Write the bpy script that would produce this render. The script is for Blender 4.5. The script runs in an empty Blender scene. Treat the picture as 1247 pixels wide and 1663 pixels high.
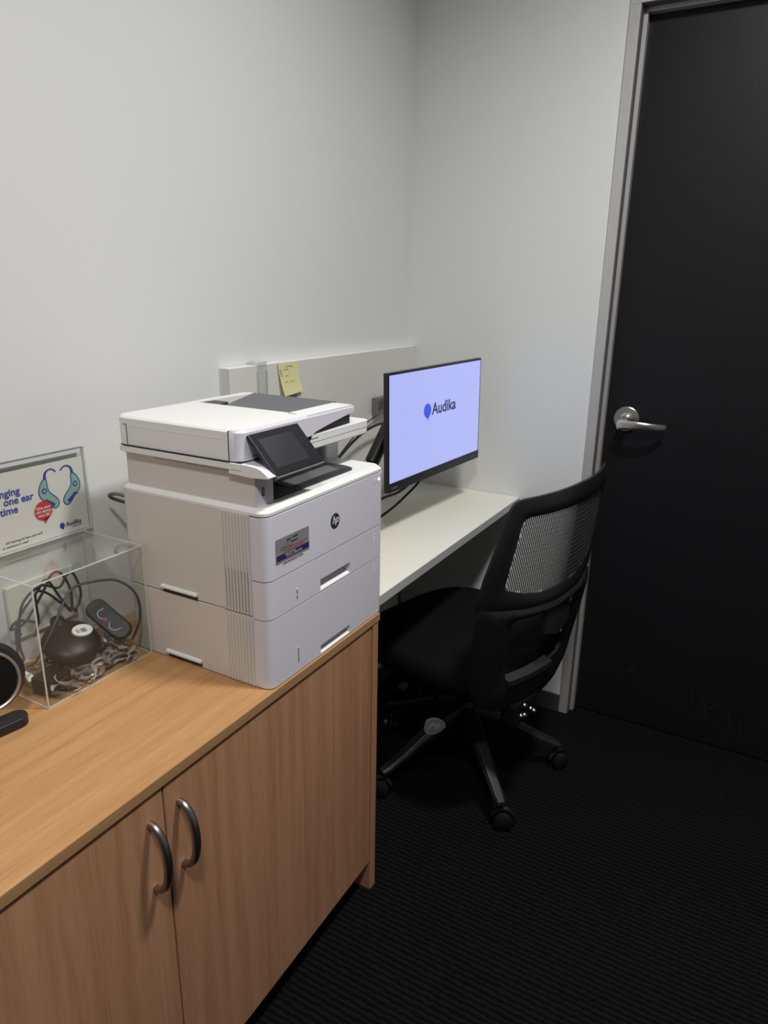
import bpy, bmesh, math, random
from mathutils import Vector, Matrix
random.seed(7)
PI = math.pi
SC = bpy.context.scene
COL = SC.collection

# ------------------------------------------------------------------ camera
cam_d = bpy.data.cameras.new('camera'); cam = bpy.data.objects.new('camera', cam_d); COL.objects.link(cam)
SC.camera = cam
cam_d.sensor_fit = 'HORIZONTAL'; cam_d.sensor_width = 36.0
cam_d.lens = 36.0 * 1150.943 / 1247.0
cam_d.clip_start = 0.02
_r = ((0.87101889, 0.49099906, 0.01568488), (0.15932219, -0.25214236, -0.9544845), (-0.46469617, 0.83387298, -0.29784781))
cam.matrix_world = Matrix(((_r[0][0], -_r[1][0], -_r[2][0], 1.10618817),
                           (_r[0][1], -_r[1][1], -_r[2][1], -2.12859493),
                           (_r[0][2], -_r[1][2], -_r[2][2], 1.35131826), (0, 0, 0, 1)))
# ------------------------------------------------------------------ exposure, world
SC.view_settings.view_transform = 'Standard'
SC.view_settings.look = 'None'
SC.view_settings.gamma = 1.0
SC.view_settings.use_curve_mapping = False
SC.view_settings.exposure = 0.0
SC.cycles.transparent_max_bounces = 32
W = bpy.data.worlds.new('world'); SC.world = W; W.use_nodes = True
W.node_tree.nodes['Background'].inputs[0].default_value = (0.8, 0.85, 1.0, 1)
W.node_tree.nodes['Background'].inputs[1].default_value = 0.0
LAMP_POWER = 22.2
LAMPS = [(1.22, -2.28, 0.90), (1.16, -1.02, 1.02)]      # ceiling downlights (x, y, share of power)


def lamp(x, y, share, z=2.585, r=0.11):
    L = bpy.data.lights.new('downlight_lamp', 'AREA'); L.shape = 'DISK'; L.size = 2 * r
    L.energy = LAMP_POWER * share; L.color = (1.0, 0.985, 0.965)
    o = bpy.data.objects.new('downlight_lamp', L); COL.objects.link(o); o.location = (x, y, z); L.spread = math.radians(158)
    return o


for a in LAMPS: lamp(*a)


# ------------------------------------------------------------------ materials
def mat(name, col, rough=0.5, metal=0.0, bump=0.0, bscale=200.0, var=0.0, vscale=8.0, emit=0.0, coat=0.0, spec=0.5):
    m = bpy.data.materials.new(name); m.use_nodes = True
    nt = m.node_tree; b = nt.nodes['Principled BSDF']
    b.inputs['Base Color'].default_value = (*col, 1); b.inputs['Roughness'].default_value = rough
    b.inputs['Metallic'].default_value = metal; b.inputs['Coat Weight'].default_value = coat
    b.inputs['Specular IOR Level'].default_value = spec
    tc = nt.nodes.new('ShaderNodeTexCoord')
    if var > 0:
        n = nt.nodes.new('ShaderNodeTexNoise'); n.inputs['Scale'].default_value = vscale; n.inputs['Detail'].default_value = 4
        nt.links.new(tc.outputs['Object'], n.inputs['Vector'])
        mx = nt.nodes.new('ShaderNodeMix'); mx.data_type = 'RGBA'
        mx.inputs[6].default_value = (*[c * (1 - var) for c in col], 1); mx.inputs[7].default_value = (*[min(1, c * (1 + var)) for c in col], 1)
        nt.links.new(n.outputs['Fac'], mx.inputs[0]); nt.links.new(mx.outputs[2], b.inputs['Base Color'])
    if bump > 0:
        n = nt.nodes.new('ShaderNodeTexNoise'); n.inputs['Scale'].default_value = bscale; n.inputs['Detail'].default_value = 3
        nt.links.new(tc.outputs['Object'], n.inputs['Vector'])
        bp = nt.nodes.new('ShaderNodeBump'); bp.inputs['Strength'].default_value = bump; bp.inputs['Distance'].default_value = 0.002
        nt.links.new(n.outputs['Fac'], bp.inputs['Height']); nt.links.new(bp.outputs[0], b.inputs['Normal'])
    if emit > 0:
        b.inputs['Emission Color'].default_value = (*col, 1); b.inputs['Emission Strength'].default_value = emit
    return m


def wood(name, axis, c0, c1, rough=0.42):
    m = bpy.data.materials.new(name); m.use_nodes = True
    nt = m.node_tree; b = nt.nodes['Principled BSDF']; b.inputs['Roughness'].default_value = rough
    b.inputs['Specular IOR Level'].default_value = 0.35
    tc = nt.nodes.new('ShaderNodeTexCoord')
    mp = nt.nodes.new('ShaderNodeMapping'); s = [44.0, 44.0, 44.0]; s[axis] = 1.6
    mp.inputs['Scale'].default_value = s; nt.links.new(tc.outputs['Object'], mp.inputs[0])
    n1 = nt.nodes.new('ShaderNodeTexNoise'); n1.inputs['Scale'].default_value = 1.0; n1.inputs['Detail'].default_value = 3
    n1.inputs['Distortion'].default_value = 0.6
    nt.links.new(mp.outputs[0], n1.inputs['Vector'])
    mp2 = nt.nodes.new('ShaderNodeMapping'); s = [520.0, 520.0, 520.0]; s[axis] = 16.0
    mp2.inputs['Scale'].default_value = s; nt.links.new(tc.outputs['Object'], mp2.inputs[0])
    n2 = nt.nodes.new('ShaderNodeTexNoise'); n2.inputs['Scale'].default_value = 1.0; n2.inputs['Detail'].default_value = 2
    nt.links.new(mp2.outputs[0], n2.inputs['Vector'])
    ad = nt.nodes.new('ShaderNodeMath'); ad.operation = 'MULTIPLY_ADD'; ad.inputs[1].default_value = 0.65
    nt.links.new(n2.outputs['Fac'], ad.inputs[0]); nt.links.new(n1.outputs['Fac'], ad.inputs[2])
    cr = nt.nodes.new('ShaderNodeValToRGB'); e = cr.color_ramp.elements
    e[0].position = 0.58; e[0].color = (*c0, 1); e[1].position = 1.08; e[1].color = (*c1, 1)
    nt.links.new(ad.outputs[0], cr.inputs[0]); nt.links.new(cr.outputs[0], b.inputs['Base Color'])
    return m


def carpet_mat():
    m = bpy.data.materials.new('ribbed_carpet'); m.use_nodes = True
    nt = m.node_tree; b = nt.nodes['Principled BSDF']; b.inputs['Roughness'].default_value = 0.95
    b.inputs['Specular IOR Level'].default_value = 0.1
    tc = nt.nodes.new('ShaderNodeTexCoord')
    wv = nt.nodes.new('ShaderNodeTexWave'); wv.bands_direction = 'Y'; wv.inputs['Scale'].default_value = 23.0
    wv.inputs['Distortion'].default_value = 2.6; wv.inputs['Detail'].default_value = 4; wv.inputs['Detail Scale'].default_value = 2.5
    nt.links.new(tc.outputs['Object'], wv.inputs['Vector'])
    mp = nt.nodes.new('ShaderNodeMapping'); mp.inputs['Scale'].default_value = (120, 330, 90)
    nt.links.new(tc.outputs['Object'], mp.inputs[0])
    n = nt.nodes.new('ShaderNodeTexNoise'); n.inputs['Scale'].default_value = 1.0; n.inputs['Detail'].default_value = 4
    nt.links.new(mp.outputs[0], n.inputs['Vector'])
    mu = nt.nodes.new('ShaderNodeMath'); mu.operation = 'MULTIPLY'
    nt.links.new(wv.outputs['Fac'], mu.inputs[0]); nt.links.new(n.outputs['Fac'], mu.inputs[1])
    cr = nt.nodes.new('ShaderNodeValToRGB'); e = cr.color_ramp.elements
    e[0].position = 0.02; e[0].color = (0.0018, 0.0017, 0.002, 1); e[1].position = 0.60; e[1].color = (0.0095, 0.009, 0.0102, 1)
    nt.links.new(mu.outputs[0], cr.inputs[0]); nt.links.new(cr.outputs[0], b.inputs['Base Color'])
    bp = nt.nodes.new('ShaderNodeBump'); bp.inputs['Strength'].default_value = 0.6; bp.inputs['Distance'].default_value = 0.003
    nt.links.new(mu.outputs[0], bp.inputs['Height']); nt.links.new(bp.outputs[0], b.inputs['Normal'])
    return m


def clear_mat(name, haze=0.05, gloss=1.0, col=(0.9, 0.92, 0.9), ior=1.49):
    m = bpy.data.materials.new(name); m.use_nodes = True
    nt = m.node_tree; nt.nodes.remove(nt.nodes['Principled BSDF']); out = nt.nodes['Material Output']
    tr = nt.nodes.new('ShaderNodeBsdfTransparent'); tr.inputs[0].default_value = (0.975, 0.98, 0.975, 1)
    gl = nt.nodes.new('ShaderNodeBsdfGlossy'); gl.inputs['Roughness'].default_value = 0.03
    gl.inputs['Color'].default_value = (gloss, gloss, gloss, 1)
    df = nt.nodes.new('ShaderNodeBsdfDiffuse'); df.inputs['Color'].default_value = (*col, 1)
    lw = nt.nodes.new('ShaderNodeLayerWeight'); lw.inputs['Blend'].default_value = 0.5
    pw_ = nt.nodes.new('ShaderNodeMath'); pw_.operation = 'POWER'; pw_.inputs[1].default_value = 3.2
    nt.links.new(lw.outputs['Facing'], pw_.inputs[0])
    fr = nt.nodes.new('ShaderNodeMath'); fr.operation = 'MULTIPLY_ADD'; fr.inputs[1].default_value = 0.55; fr.inputs[2].default_value = 0.012
    nt.links.new(pw_.outputs[0], fr.inputs[0])
    m1 = nt.nodes.new('ShaderNodeMixShader'); m1.inputs[0].default_value = haze
    nt.links.new(tr.outputs[0], m1.inputs[1]); nt.links.new(df.outputs[0], m1.inputs[2])
    m2 = nt.nodes.new('ShaderNodeMixShader'); nt.links.new(fr.outputs[0], m2.inputs[0])
    nt.links.new(m1.outputs[0], m2.inputs[1]); nt.links.new(gl.outputs[0], m2.inputs[2])
    nt.links.new(m2.outputs[0], out.inputs[0])
    return m


M = dict(
    wall=mat('painted_plaster', (0.72, 0.73, 0.72), 0.75, bump=0.08, bscale=160),
    farwall=mat('low_bounce_wall_grey', (0.22, 0.22, 0.23), 0.8, bump=0.08, bscale=160),  # dark tone put on the unseen walls to cut bounced light
    ceil=mat('ceiling_white', (0.80, 0.80, 0.78), 0.8, bump=0.1),
    carpet=carpet_mat(),
    door=mat('black_door_laminate', (0.009, 0.0085, 0.010), 0.45, spec=0.28, bump=0.05, bscale=300, var=0.12, vscale=5),
    alu=mat('anodised_aluminium', (0.60, 0.60, 0.59), 0.42, 0.55, var=0.05, vscale=30),
    aludark=mat('rebate_shade', (0.10, 0.10, 0.10), 0.7),  # frame metal again, with the rebate's shade put into the colour
    skirt=mat('dark_skirting', (0.055, 0.052, 0.055), 0.6),
    steel=mat('brushed_nickel', (0.62, 0.60, 0.57), 0.28, 1.0, bump=0.15, bscale=400),
    handle=mat('satin_pewter', (0.34, 0.33, 0.32), 0.33, 1.0),
    wtop=wood('beech_top', 1, (0.41, 0.208, 0.080), (0.55, 0.300, 0.128)),
    wfront=wood('beech_front_shaded', 2, (0.385, 0.185, 0.095), (0.50, 0.265, 0.148)),  # same beech as the top, shade put into a darker tone
    wedge=wood('beech_edge', 1, (0.36, 0.20, 0.09), (0.45, 0.26, 0.125)),
    gap=mat('shadow_gap', (0.03, 0.02, 0.015), 0.8),
    desk=mat('white_laminate', (0.77, 0.76, 0.66), 0.45, var=0.02, vscale=3),
    deskedge=mat('grey_edge_banding', (0.50, 0.49, 0.48), 0.5),
    panel=mat('grey_laminate_panel', (0.68, 0.67, 0.63), 0.5, var=0.03, vscale=4),
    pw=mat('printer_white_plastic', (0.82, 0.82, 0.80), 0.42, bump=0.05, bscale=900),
    pside=mat('printer_white_shaded_side', (0.68, 0.65, 0.61), 0.55, bump=0.05, bscale=900),  # same white plastic, shade of the side faces put into the colour
    pfront=mat('printer_white_shaded_front', (0.71, 0.70, 0.765), 0.38, bump=0.04, bscale=900),  # same white plastic, cooler shaded tone of the front put into the colour
    pgrey=mat('printer_grey_tray', (0.12, 0.125, 0.13), 0.5, bump=0.1, bscale=900),
    pblack=mat('printer_black_plastic', (0.016, 0.018, 0.024), 0.38),
    pdark=mat('printer_dark_interior', (0.035, 0.036, 0.042), 0.6),
    seam=mat('seam_line', (0.03, 0.03, 0.035), 0.7),
    glass=mat('touchscreen_glass', (0.035, 0.036, 0.040), 0.16, spec=0.5),
    bezel=mat('black_bezel', (0.012, 0.012, 0.015), 0.3),
    mon=mat('monitor_black', (0.013, 0.014, 0.019), 0.35),
    led=mat('led_white', (1, 1, 1), 0.4, emit=1.6),
    chair=mat('chair_black_plastic', (0.008, 0.008, 0.009), 0.42, bump=0.05, bscale=500),
    fabric=mat('chair_black_fabric', (0.004, 0.004, 0.005), 0.9, spec=0.12, bump=0.4, bscale=900),
    mesh=mat('chair_mesh_thread', (0.045, 0.045, 0.046), 0.5),
    base=mat('chair_base_nylon', (0.014, 0.014, 0.015), 0.4),
    chrome=mat('zinc_bolt', (0.40, 0.40, 0.40), 0.35, 1.0),
    cable=mat('black_cable_rubber', (0.012, 0.012, 0.013), 0.45),
    greyp=mat('grey_plastic', (0.16, 0.155, 0.15), 0.6, var=0.3, vscale=120),
    lid=mat('grey_label', (0.24, 0.235, 0.25), 0.45),
    navy=mat('navy_print', (0.022, 0.018, 0.10), 0.5),
    blue=mat('royal_blue_print', (0.022, 0.045, 0.33), 0.5),
    mint=mat('mint_print', (0.27, 0.47, 0.36), 0.5),
    red=mat('red_print', (0.60, 0.022, 0.032), 0.5),
    ink=mat('black_ink', (0.02, 0.02, 0.03), 0.5),
    white=mat('white_print', (0.82, 0.82, 0.80), 0.5),
    paper=mat('paper_stock', (0.74, 0.73, 0.68), 0.6),
    yellow=mat('yellow_note_paper', (0.73, 0.70, 0.36), 0.7),
    pinkish=mat('grey_note_paper', (0.40, 0.37, 0.38), 0.7),
    pencil=mat('pencil_grey', (0.46, 0.44, 0.24), 0.8),
    acr=clear_mat('clear_acrylic', 0.007),
    acredge=clear_mat('acrylic_edge', 0.55, 1.0, (0.80, 0.82, 0.80)),
    clipm=clear_mat('clip_acrylic', 0.12, 1.0, (0.70, 0.72, 0.76)),
    ha1=mat('hearing_aid_silver', (0.42, 0.39, 0.36), 0.3, 0.3),
    ha2=mat('hearing_aid_taupe', (0.20, 0.155, 0.12), 0.35),
    ha3=mat('hearing_aid_grey', (0.10, 0.095, 0.09), 0.35),
    ha4=mat('hearing_aid_beige', (0.52, 0.40, 0.28), 0.4),
    hatube=mat('clear_tubing', (0.45, 0.44, 0.42), 0.2),
    dome=mat('dark_brown_plastic', (0.016, 0.013, 0.012), 0.4, spec=0.3),
    spk=mat('speaker_black', (0.014, 0.014, 0.015), 0.4),
    spkcloth=mat('speaker_face_cloth', (0.010, 0.009, 0.009), 0.95, spec=0.03),
    silver=mat('silver_ring', (0.45, 0.42, 0.40), 0.35, 0.8),
    bluescr=mat('screen_logo_blue', (0.03, 0.07, 0.52), 0.5, emit=1.0),
    inkscr=mat('screen_logo_black', (0.035, 0.035, 0.09), 0.5, emit=0.8),
    lens=mat('downlight_lens', (1.0, 0.95, 0.88), 0.5, emit=1.5),
)


def screen_mat():
    m = bpy.data.materials.new('lit_screen'); m.use_nodes = True
    b = m.node_tree.nodes['Principled BSDF']; b.inputs['Base Color'].default_value = (0.02, 0.02, 0.02, 1); b.inputs['Roughness'].default_value = 0.35
    b.inputs['Emission Color'].default_value = (0.44, 0.485, 0.95, 1); b.inputs['Emission Strength'].default_value = 0.96
    return m


M['screen'] = screen_mat()


# ------------------------------------------------------------------ mesh builder
OFF = {}


class MB:
    def __init__(s): s.bm = bmesh.new(); s.mats = []

    def mi(s, m):
        if m not in s.mats: s.mats.append(m)
        return s.mats.index(m)

    def face(s, vs, m):
        try: f = s.bm.faces.new(vs); f.material_index = m; return f
        except ValueError: return None

    def box(s, x0, x1, y0, y1, z0, z1, m, tf=None):
        k = s.mi(m); v = []
        for x in (x0, x1):
            for y in (y0, y1):
                for z in (z0, z1):
                    p = Vector((x, y, z)); v.append(s.bm.verts.new(tf @ p if tf else p))
        for q in ((0, 1, 3, 2), (4, 6, 7, 5), (0, 4, 5, 1), (2, 3, 7, 6), (0, 2, 6, 4), (1, 5, 7, 3)): s.face([v[i] for i in q], k)
        return s

    def prism(s, pts, axis, a, b, m, tf=None):
        """polygon in the two other axes (in x,y,z order) swept along axis from a to b"""
        k = s.mi(m); L = []
        for t in (a, b):
            row = []
            for p in pts:
                c = list(p); c.insert(axis, t); c = Vector(c); row.append(s.bm.verts.new(tf @ c if tf else c))
            L.append(row)
        n = len(pts)
        s.face(L[0], k); s.face(L[1][::-1], k)
        for i in range(n): s.face([L[0][i], L[1][i], L[1][(i + 1) % n], L[0][(i + 1) % n]], k)
        return s

    def loft(s, loops, m, cap=True, closed=True, ring=False):
        k = s.mi(m); L = [[s.bm.verts.new(Vector(p)) for p in lp] for lp in loops]; n = len(L[0])
        N = len(L)
        for i in range(N if ring else N - 1):
            for j in range(n if closed else n - 1):
                s.face([L[i][j], L[i][(j + 1) % n], L[(i + 1) % N][(j + 1) % n], L[(i + 1) % N][j]], k)
        if cap and not ring: s.face(L[0][::-1], k); s.face(L[-1], k)
        return s

    def tube(s, pts, r, m, seg=8, closed=False, flat=1.0):
        pts = [Vector(p) for p in pts]; n = len(pts)
        rs = r if isinstance(r, (list, tuple)) else [r] * n
        loops = []; up = None
        for i, p in enumerate(pts):
            if closed: t = pts[(i + 1) % n] - pts[i - 1]
            else: t = pts[min(i + 1, n - 1)] - pts[max(i - 1, 0)]
            t.normalize()
            if up is None:
                up = Vector((0, 0, 1)) if abs(t.z) < .9 else Vector((1, 0, 0))
            up = (up - t * up.dot(t))
            if up.length < 1e-6: up = t.orthogonal()
            up.normalize(); sd = t.cross(up)
            loops.append([p + (up * math.cos(a) * flat + sd * math.sin(a)) * rs[i] for a in [2 * PI * j / seg for j in range(seg)]])
        return s.loft(loops, m, ring=closed)

    def lathe(s, prof, m, o=(0, 0, 0), axis=(0, 0, 1), seg=32, ring=False):
        """prof = [(radius, height)...] turned about axis through o"""
        ax = Vector(axis).normalized(); u = ax.orthogonal().normalized(); w = ax.cross(u); o = Vector(o)
        loops = [[o + ax * h + (u * math.cos(2 * PI * j / seg) + w * math.sin(2 * PI * j / seg)) * max(r, 1e-5) for j in range(seg)] for r, h in prof]
        return s.loft(loops, m, ring=ring)

    def ngon(s, pts, m):
        k = s.mi(m); s.face([s.bm.verts.new(Vector(p)) for p in pts], k); return s

    def text(s, body, size, m, tf, align='LEFT', bold=0.0, ext=0.0002, shear=0.0, sx=1.0):
        c = bpy.data.curves.new('t', 'FONT'); c.body = body; c.size = size; c.align_x = align; c.offset = bold * size
        c.extrude = ext; c.resolution_u = 3; c.shear = shear
        o = bpy.data.objects.new('t', c); COL.objects.link(o)
        dg = bpy.context.evaluated_depsgraph_get(); me = bpy.data.meshes.new_from_object(o.evaluated_get(dg))
        k = s.mi(m); vs = [s.bm.verts.new(tf @ Vector((v.co.x * sx, v.co.y, v.co.z))) for v in me.vertices]
        for p in me.polygons: s.face([vs[i] for i in p.vertices], k)
        bpy.data.objects.remove(o); bpy.data.curves.remove(c); bpy.data.meshes.remove(me)
        return s

    def build(s, name, parent=None, bevel=0.0, origin=None, local=False, seg=2, angle=0.6, subsurf=0):
        bm = s.bm
        bmesh.ops.recalc_face_normals(bm, faces=bm.faces[:])
        for f in bm.faces: f.smooth = True
        for e in bm.edges:
            if len(e.link_faces) == 2:
                if e.calc_face_angle(0) > angle: e.smooth = False
            else: e.smooth = False
        off = Vector((0, 0, 0))
        if parent is not None and not local: off = OFF.get(parent.name, Vector((0, 0, 0)))
        if parent is None and origin is not None: off = Vector(origin)
        if off.length > 0: bmesh.ops.translate(bm, vec=-off, verts=bm.verts[:])
        me = bpy.data.meshes.new(name); bm.to_mesh(me); bm.free()
        for m in s.mats: me.materials.append(m)
        o = bpy.data.objects.new(name, me); COL.objects.link(o)
        if parent is not None: o.parent = parent; OFF[o.name] = off
        elif origin is not None: o.location = origin; OFF[o.name] = off
        if bevel > 0:
            b = o.modifiers.new('bevel', 'BEVEL'); b.width = bevel; b.segments = seg; b.limit_method = 'ANGLE'; b.angle_limit = 0.7
            b.harden_normals = True
        if subsurf:
            b = o.modifiers.new('sub', 'SUBSURF'); b.levels = subsurf; b.render_levels = subsurf
        return o


def tag(o, label, cat, group=None, kind=None):
    o['label'] = label; o['category'] = cat
    if group: o['group'] = group
    if kind: o['kind'] = kind
    return o


def thing(name, loc, label, cat, group=None, rz=0.0):
    o = bpy.data.objects.new(name, None); COL.objects.link(o); o.location = loc; o.rotation_euler = (0, 0, rz)
    o.empty_display_size = 0.05; OFF[o.name] = Vector(loc)
    return tag(o, label, cat, group)


def struct(o): o['kind'] = 'structure'; return o


def cr(pts, n=10, closed=False):
    P = [Vector(p) for p in pts]; out = []; N = len(P)
    for i in range(N if closed else N - 1):
        if closed: a, b, c, d = P[i - 1], P[i], P[(i + 1) % N], P[(i + 2) % N]
        else: a, b, c, d = P[max(i - 1, 0)], P[i], P[i + 1], P[min(i + 2, N - 1)]
        for k in range(n):
            t = k / n
            out.append(0.5 * ((2 * b) + (c - a) * t + (2 * a - 5 * b + 4 * c - d) * t * t + (3 * b - a - 3 * c + d) * t ** 3))
    if not closed: out.append(P[-1])
    return out


def rrect(x0, x1, y0, y1, r, n=6, which=(1, 1, 1, 1)):
    """rounded rectangle outline; which = (x0y0, x1y0, x1y1, x0y1)"""
    out = []
    for (cx, cy, a0, w, px, py) in ((x0 + r, y0 + r, PI, which[0], x0, y0), (x1 - r, y0 + r, 1.5 * PI, which[1], x1, y0),
                                    (x1 - r, y1 - r, 0, which[2], x1, y1), (x0 + r, y1 - r, .5 * PI, which[3], x0, y1)):
        if w: out += [(cx + r * math.cos(a0 + .5 * PI * i / n), cy + r * math.sin(a0 + .5 * PI * i / n)) for i in range(n + 1)]
        else: out.append((px, py))
    return out


def copy_thing(o, loc, rot, label=None):
    c = o.copy(); COL.objects.link(c); c.location = loc; c.rotation_euler = rot
    if label: c['label'] = label
    for ch in list(o.children):
        d = ch.copy(); COL.objects.link(d); d.parent = c
    return c


def frame_yz(x, y, z, sgn=1):
    """text frame lying in a plane x = const, reading towards +y, facing +x"""
    return Matrix(((0, 0, 1, x), (1, 0, 0, y), (0, 1, 0, z), (0, 0, 0, 1)))


# ================================================================== the room
RX, RY, RZ = 2.7, -4.2, 2.6
DX0, DX1, DZ = 0.651, 1.551, 2.04
b = MB(); b.box(-.15, RX + .15, RY - .15, .25, -.1, 0, M['carpet']); struct(b.build('floor'))
b = MB(); b.box(-.15, RX + .15, RY - .15, .25, RZ, RZ + .1, M['ceil']); struct(b.build('ceiling'))
b = MB(); b.box(-.15, 0, RY, .15, 0, RZ, M['wall']); struct(b.build('wall_left'))
b = MB(); b.box(RX, RX + .15, RY, .15, 0, RZ, M['farwall']); struct(b.build('wall_right'))
b = MB(); b.box(0, RX, RY - .15, RY, 0, RZ, M['farwall']); struct(b.build('wall_front'))
b = MB(); k = M['wall']
b.box(0, DX0 - .03, 0, .12, 0, RZ, k); b.box(DX1 + .03, RX, 0, .12, 0, RZ, k); b.box(DX0 - .03, DX1 + .03, 0, .12, DZ + .03, RZ, k)
struct(b.build('wall_back'))
b = MB(); b.box(.43, DX0 - .039, -.008, 0, 0, .062, M['skirt']); b.box(DX1 + .039, RX, -.008, 0, 0, .062, M['skirt']); struct(b.build('baseboard_back', bevel=.001))
b = MB(); b.box(0, .008, -.93, -.008, 0, .062, M['skirt']); b.box(0, .43, -.008, 0, 0, .062, M['skirt'])
struct(b.build('baseboard_left', bevel=.001))

# door frame: aluminium face, rebate with its shade painted dark, stop strip, on both sides and above
b = MB(); k = M['alu']
o_, i_, s_ = DX0 - .0395, DX0 - .012, DX0 + .001
for (a0, a1, a2, a3) in ((o_, i_, i_, s_), (DX1 + .0395, DX1 + .012, DX1 + .012, DX1 - .001)):
    b.box(min(a0, a1), max(a0, a1), -.006, .030, 0, DZ + .012, k)
    b.box(min(a2, a3), max(a2, a3), .026, .05, 0, DZ + .001, k)
b.box(o_, DX1 + .0395, -.006, .030, DZ + .012, DZ + .0395, k)
b.box(i_, DX1 + .012, .026, .05, DZ - .001, DZ + .012, k)
b.box(i_ - .001, i_ + .0025, -.001, .0275, 0, DZ + .012, M['aludark'])
b.box(i_, DX1 + .012, -.001, .0275, DZ + .0095, DZ + .013, M['aludark'])
struct(b.build('trim_1', bevel=.0006))
# door leaf with handle
b = MB(); b.box(DX0, DX1, .05, .09, .006, DZ, M['door'])
door = struct(b.build('door_1'))
door['label'] = 'black laminate door in a grey aluminium frame'
rc = Vector((.712, .05, 1.0))
b = MB()
b.lathe([(.0, -.008), (.034, -.008), (.0365, -.006), (.0365, -.001), (.037, 0)], M['steel'], rc, (0, 1, 0), 48)
rose = b.build('handle_rose', door)
b = MB(); b.lathe([(.012, -.050), (.0135, -.045), (.0135, -.010), (.019, -.0085), (.019, -.007)], M['steel'], rc, (0, 1, 0), 32)
neck = b.build('handle_neck', door)
pts = cr([(.697, .000, .9885), (.712, -.004, .9905), (.740, -.008, .991), (.765, -.008, .9905), (.792, -.002, .9895), (.815, .010, .989), (.826, .020, .989)], 6)
loops = []
for i, p in enumerate(pts):
    t = i / (len(pts) - 1); h = .0165 * (1 - .48 * t) * (1 if i > 1 else .8); w = .0045 * (1.6 - .8 * t)
    d = (pts[min(i + 1, len(pts) - 1)] - pts[max(i - 1, 0)]).normalized(); nn = Vector((d.y, -d.x, 0)).normalized()
    loops.append([p + nn * w * math.cos(a) * (abs(math.cos(a)) ** -.4 if abs(math.cos(a)) > .01 else 1) + Vector((0, 0, h * math.sin(a))) for a in [2 * PI * j / 16 + .01 for j in range(16)]])
b = MB(); b.loft(loops, M['steel']); lev = b.build('handle_lever', door)
# scuffs near the foot of the door
b = MB()
sc = mat('scuff_mark', (0.035, 0.035, 0.038), 0.7)
for pl in ([(1.00, .18), (1.008, .155), (1.012, .12)], [(1.03, .165), (1.045, .14), (1.05, .11), (1.06, .075)], [(1.055, .12), (1.07, .14), (1.085, .155)],
           [(.80, .17), (.812, .185), (.83, .195)], [(1.115, .13), (1.12, .09)], [(1.15, .11), (1.153, .06)]):
    q = cr([(x, .0497, z) for x, z in pl], 5)
    b.tube(q, [.0008 + .0006 * math.sin(PI * i / (len(q) - 1)) for i in range(len(q))], sc, 5, flat=.5)
b.build('scuff_marks', door)

# wall outlet plate behind the clear box
ot = thing('power_outlet', (0, -1.405, .808), 'white rectangular power outlet plate on the wall behind the clear box', 'power outlet')
b = MB(); b.box(0, .008, -1.474, -1.340, .757, .858, M['desk']); b.build('face_plate', ot, bevel=.003)
for y in (-1.461, -1.346):
    b = MB(); b.lathe([(.0036, .0), (.0036, .0092), (.001, .0096)], M['pdark'], (0, y, .767), (1, 0, 0), 12); b.build('screw', ot)
for y in (-1.445, -1.385):
    b = MB(); b.box(.008, .0092, y, y + .018, .80, .822, M['white']); b.build('switch', ot, bevel=.001)

# ceiling downlights
for i, (x, y, sh) in enumerate(LAMPS):
    t = thing('ceiling_downlight', (x, y, RZ), ['round white ceiling downlight above the cabinet side of the room', 'round white ceiling downlight near the door'][i], 'ceiling light', 'ceiling downlights')
    b = MB(); b.lathe([(.112, -.001), (.135, -.001), (.138, -.006), (.125, -.012), (.112, -.012)], M['ceil'], (x, y, RZ), seg=40, ring=True); b.build('trim_ring', t)
    b = MB(); b.lathe([(0, -.003), (.111, -.003), (.111, -.001), (0, -.001)], M['lens'], (x, y, RZ), seg=40); b.build('diffuser', t)

# ================================================================== storage cabinet
CX, CY1, CY0, CZ = .442, -.948, -2.20, .708
cab = thing('storage_cabinet', (.22, -1.55, 0), 'beech wood-grain storage cabinet under the printer with two doors', 'cabinet')
b = MB(); b.prism([(.001, CY0), (CX, CY0), (CX, CY1), (.001, CY1)], 2, CZ - .018, CZ, M['wtop']); o = b.build('top', cab, bevel=.0012)
b = MB(); b.box(CX - .0005, CX + .0006, CY0, CY1, CZ - .0172, CZ - .0012, M['wedge']); b.build('edge_strip', cab)
for y in (CY1 - .025, CY0 + .003):
    b = MB(); b.box(.001, CX - .001, y, y + .022, 0, CZ - .0185, M['wfront']); b.build('end_panel', cab, bevel=.001)
b = MB(); b.box(.004, .40, CY0 + .026, CY1 - .026, .075, CZ - .0185, M['gap']); b.build('carcass', cab)
b = MB(); b.box(.385, .395, CY0 + .026, CY1 - .026, 0.002, .074, M['panel']); b.build('kick_plate', cab)


def handle(y, parent):
    pts = []
    for i in range(25):
        a = PI * i / 24
        pts.append((CX - .003 + .030 * math.sin(a) ** .85, y, .589 + .055 * math.cos(a)))
    b = MB(); b.tube(pts, [.0052 + .0012 * math.sin(PI * i / 24) for i in range(25)], M['handle'], 14)
    return b.build('handle', parent)


for (y0, y1, hy) in ((-1.5515, CY1 - .0285, -1.526), (CY0 + .028, -1.5545, -1.581)):
    b = MB(); b.box(.402, CX - .003, y0, y1, .082, CZ - .0215, M['wfront']); d = b.build('door', cab, bevel=.0012)
    handle(hy, d)

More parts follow.
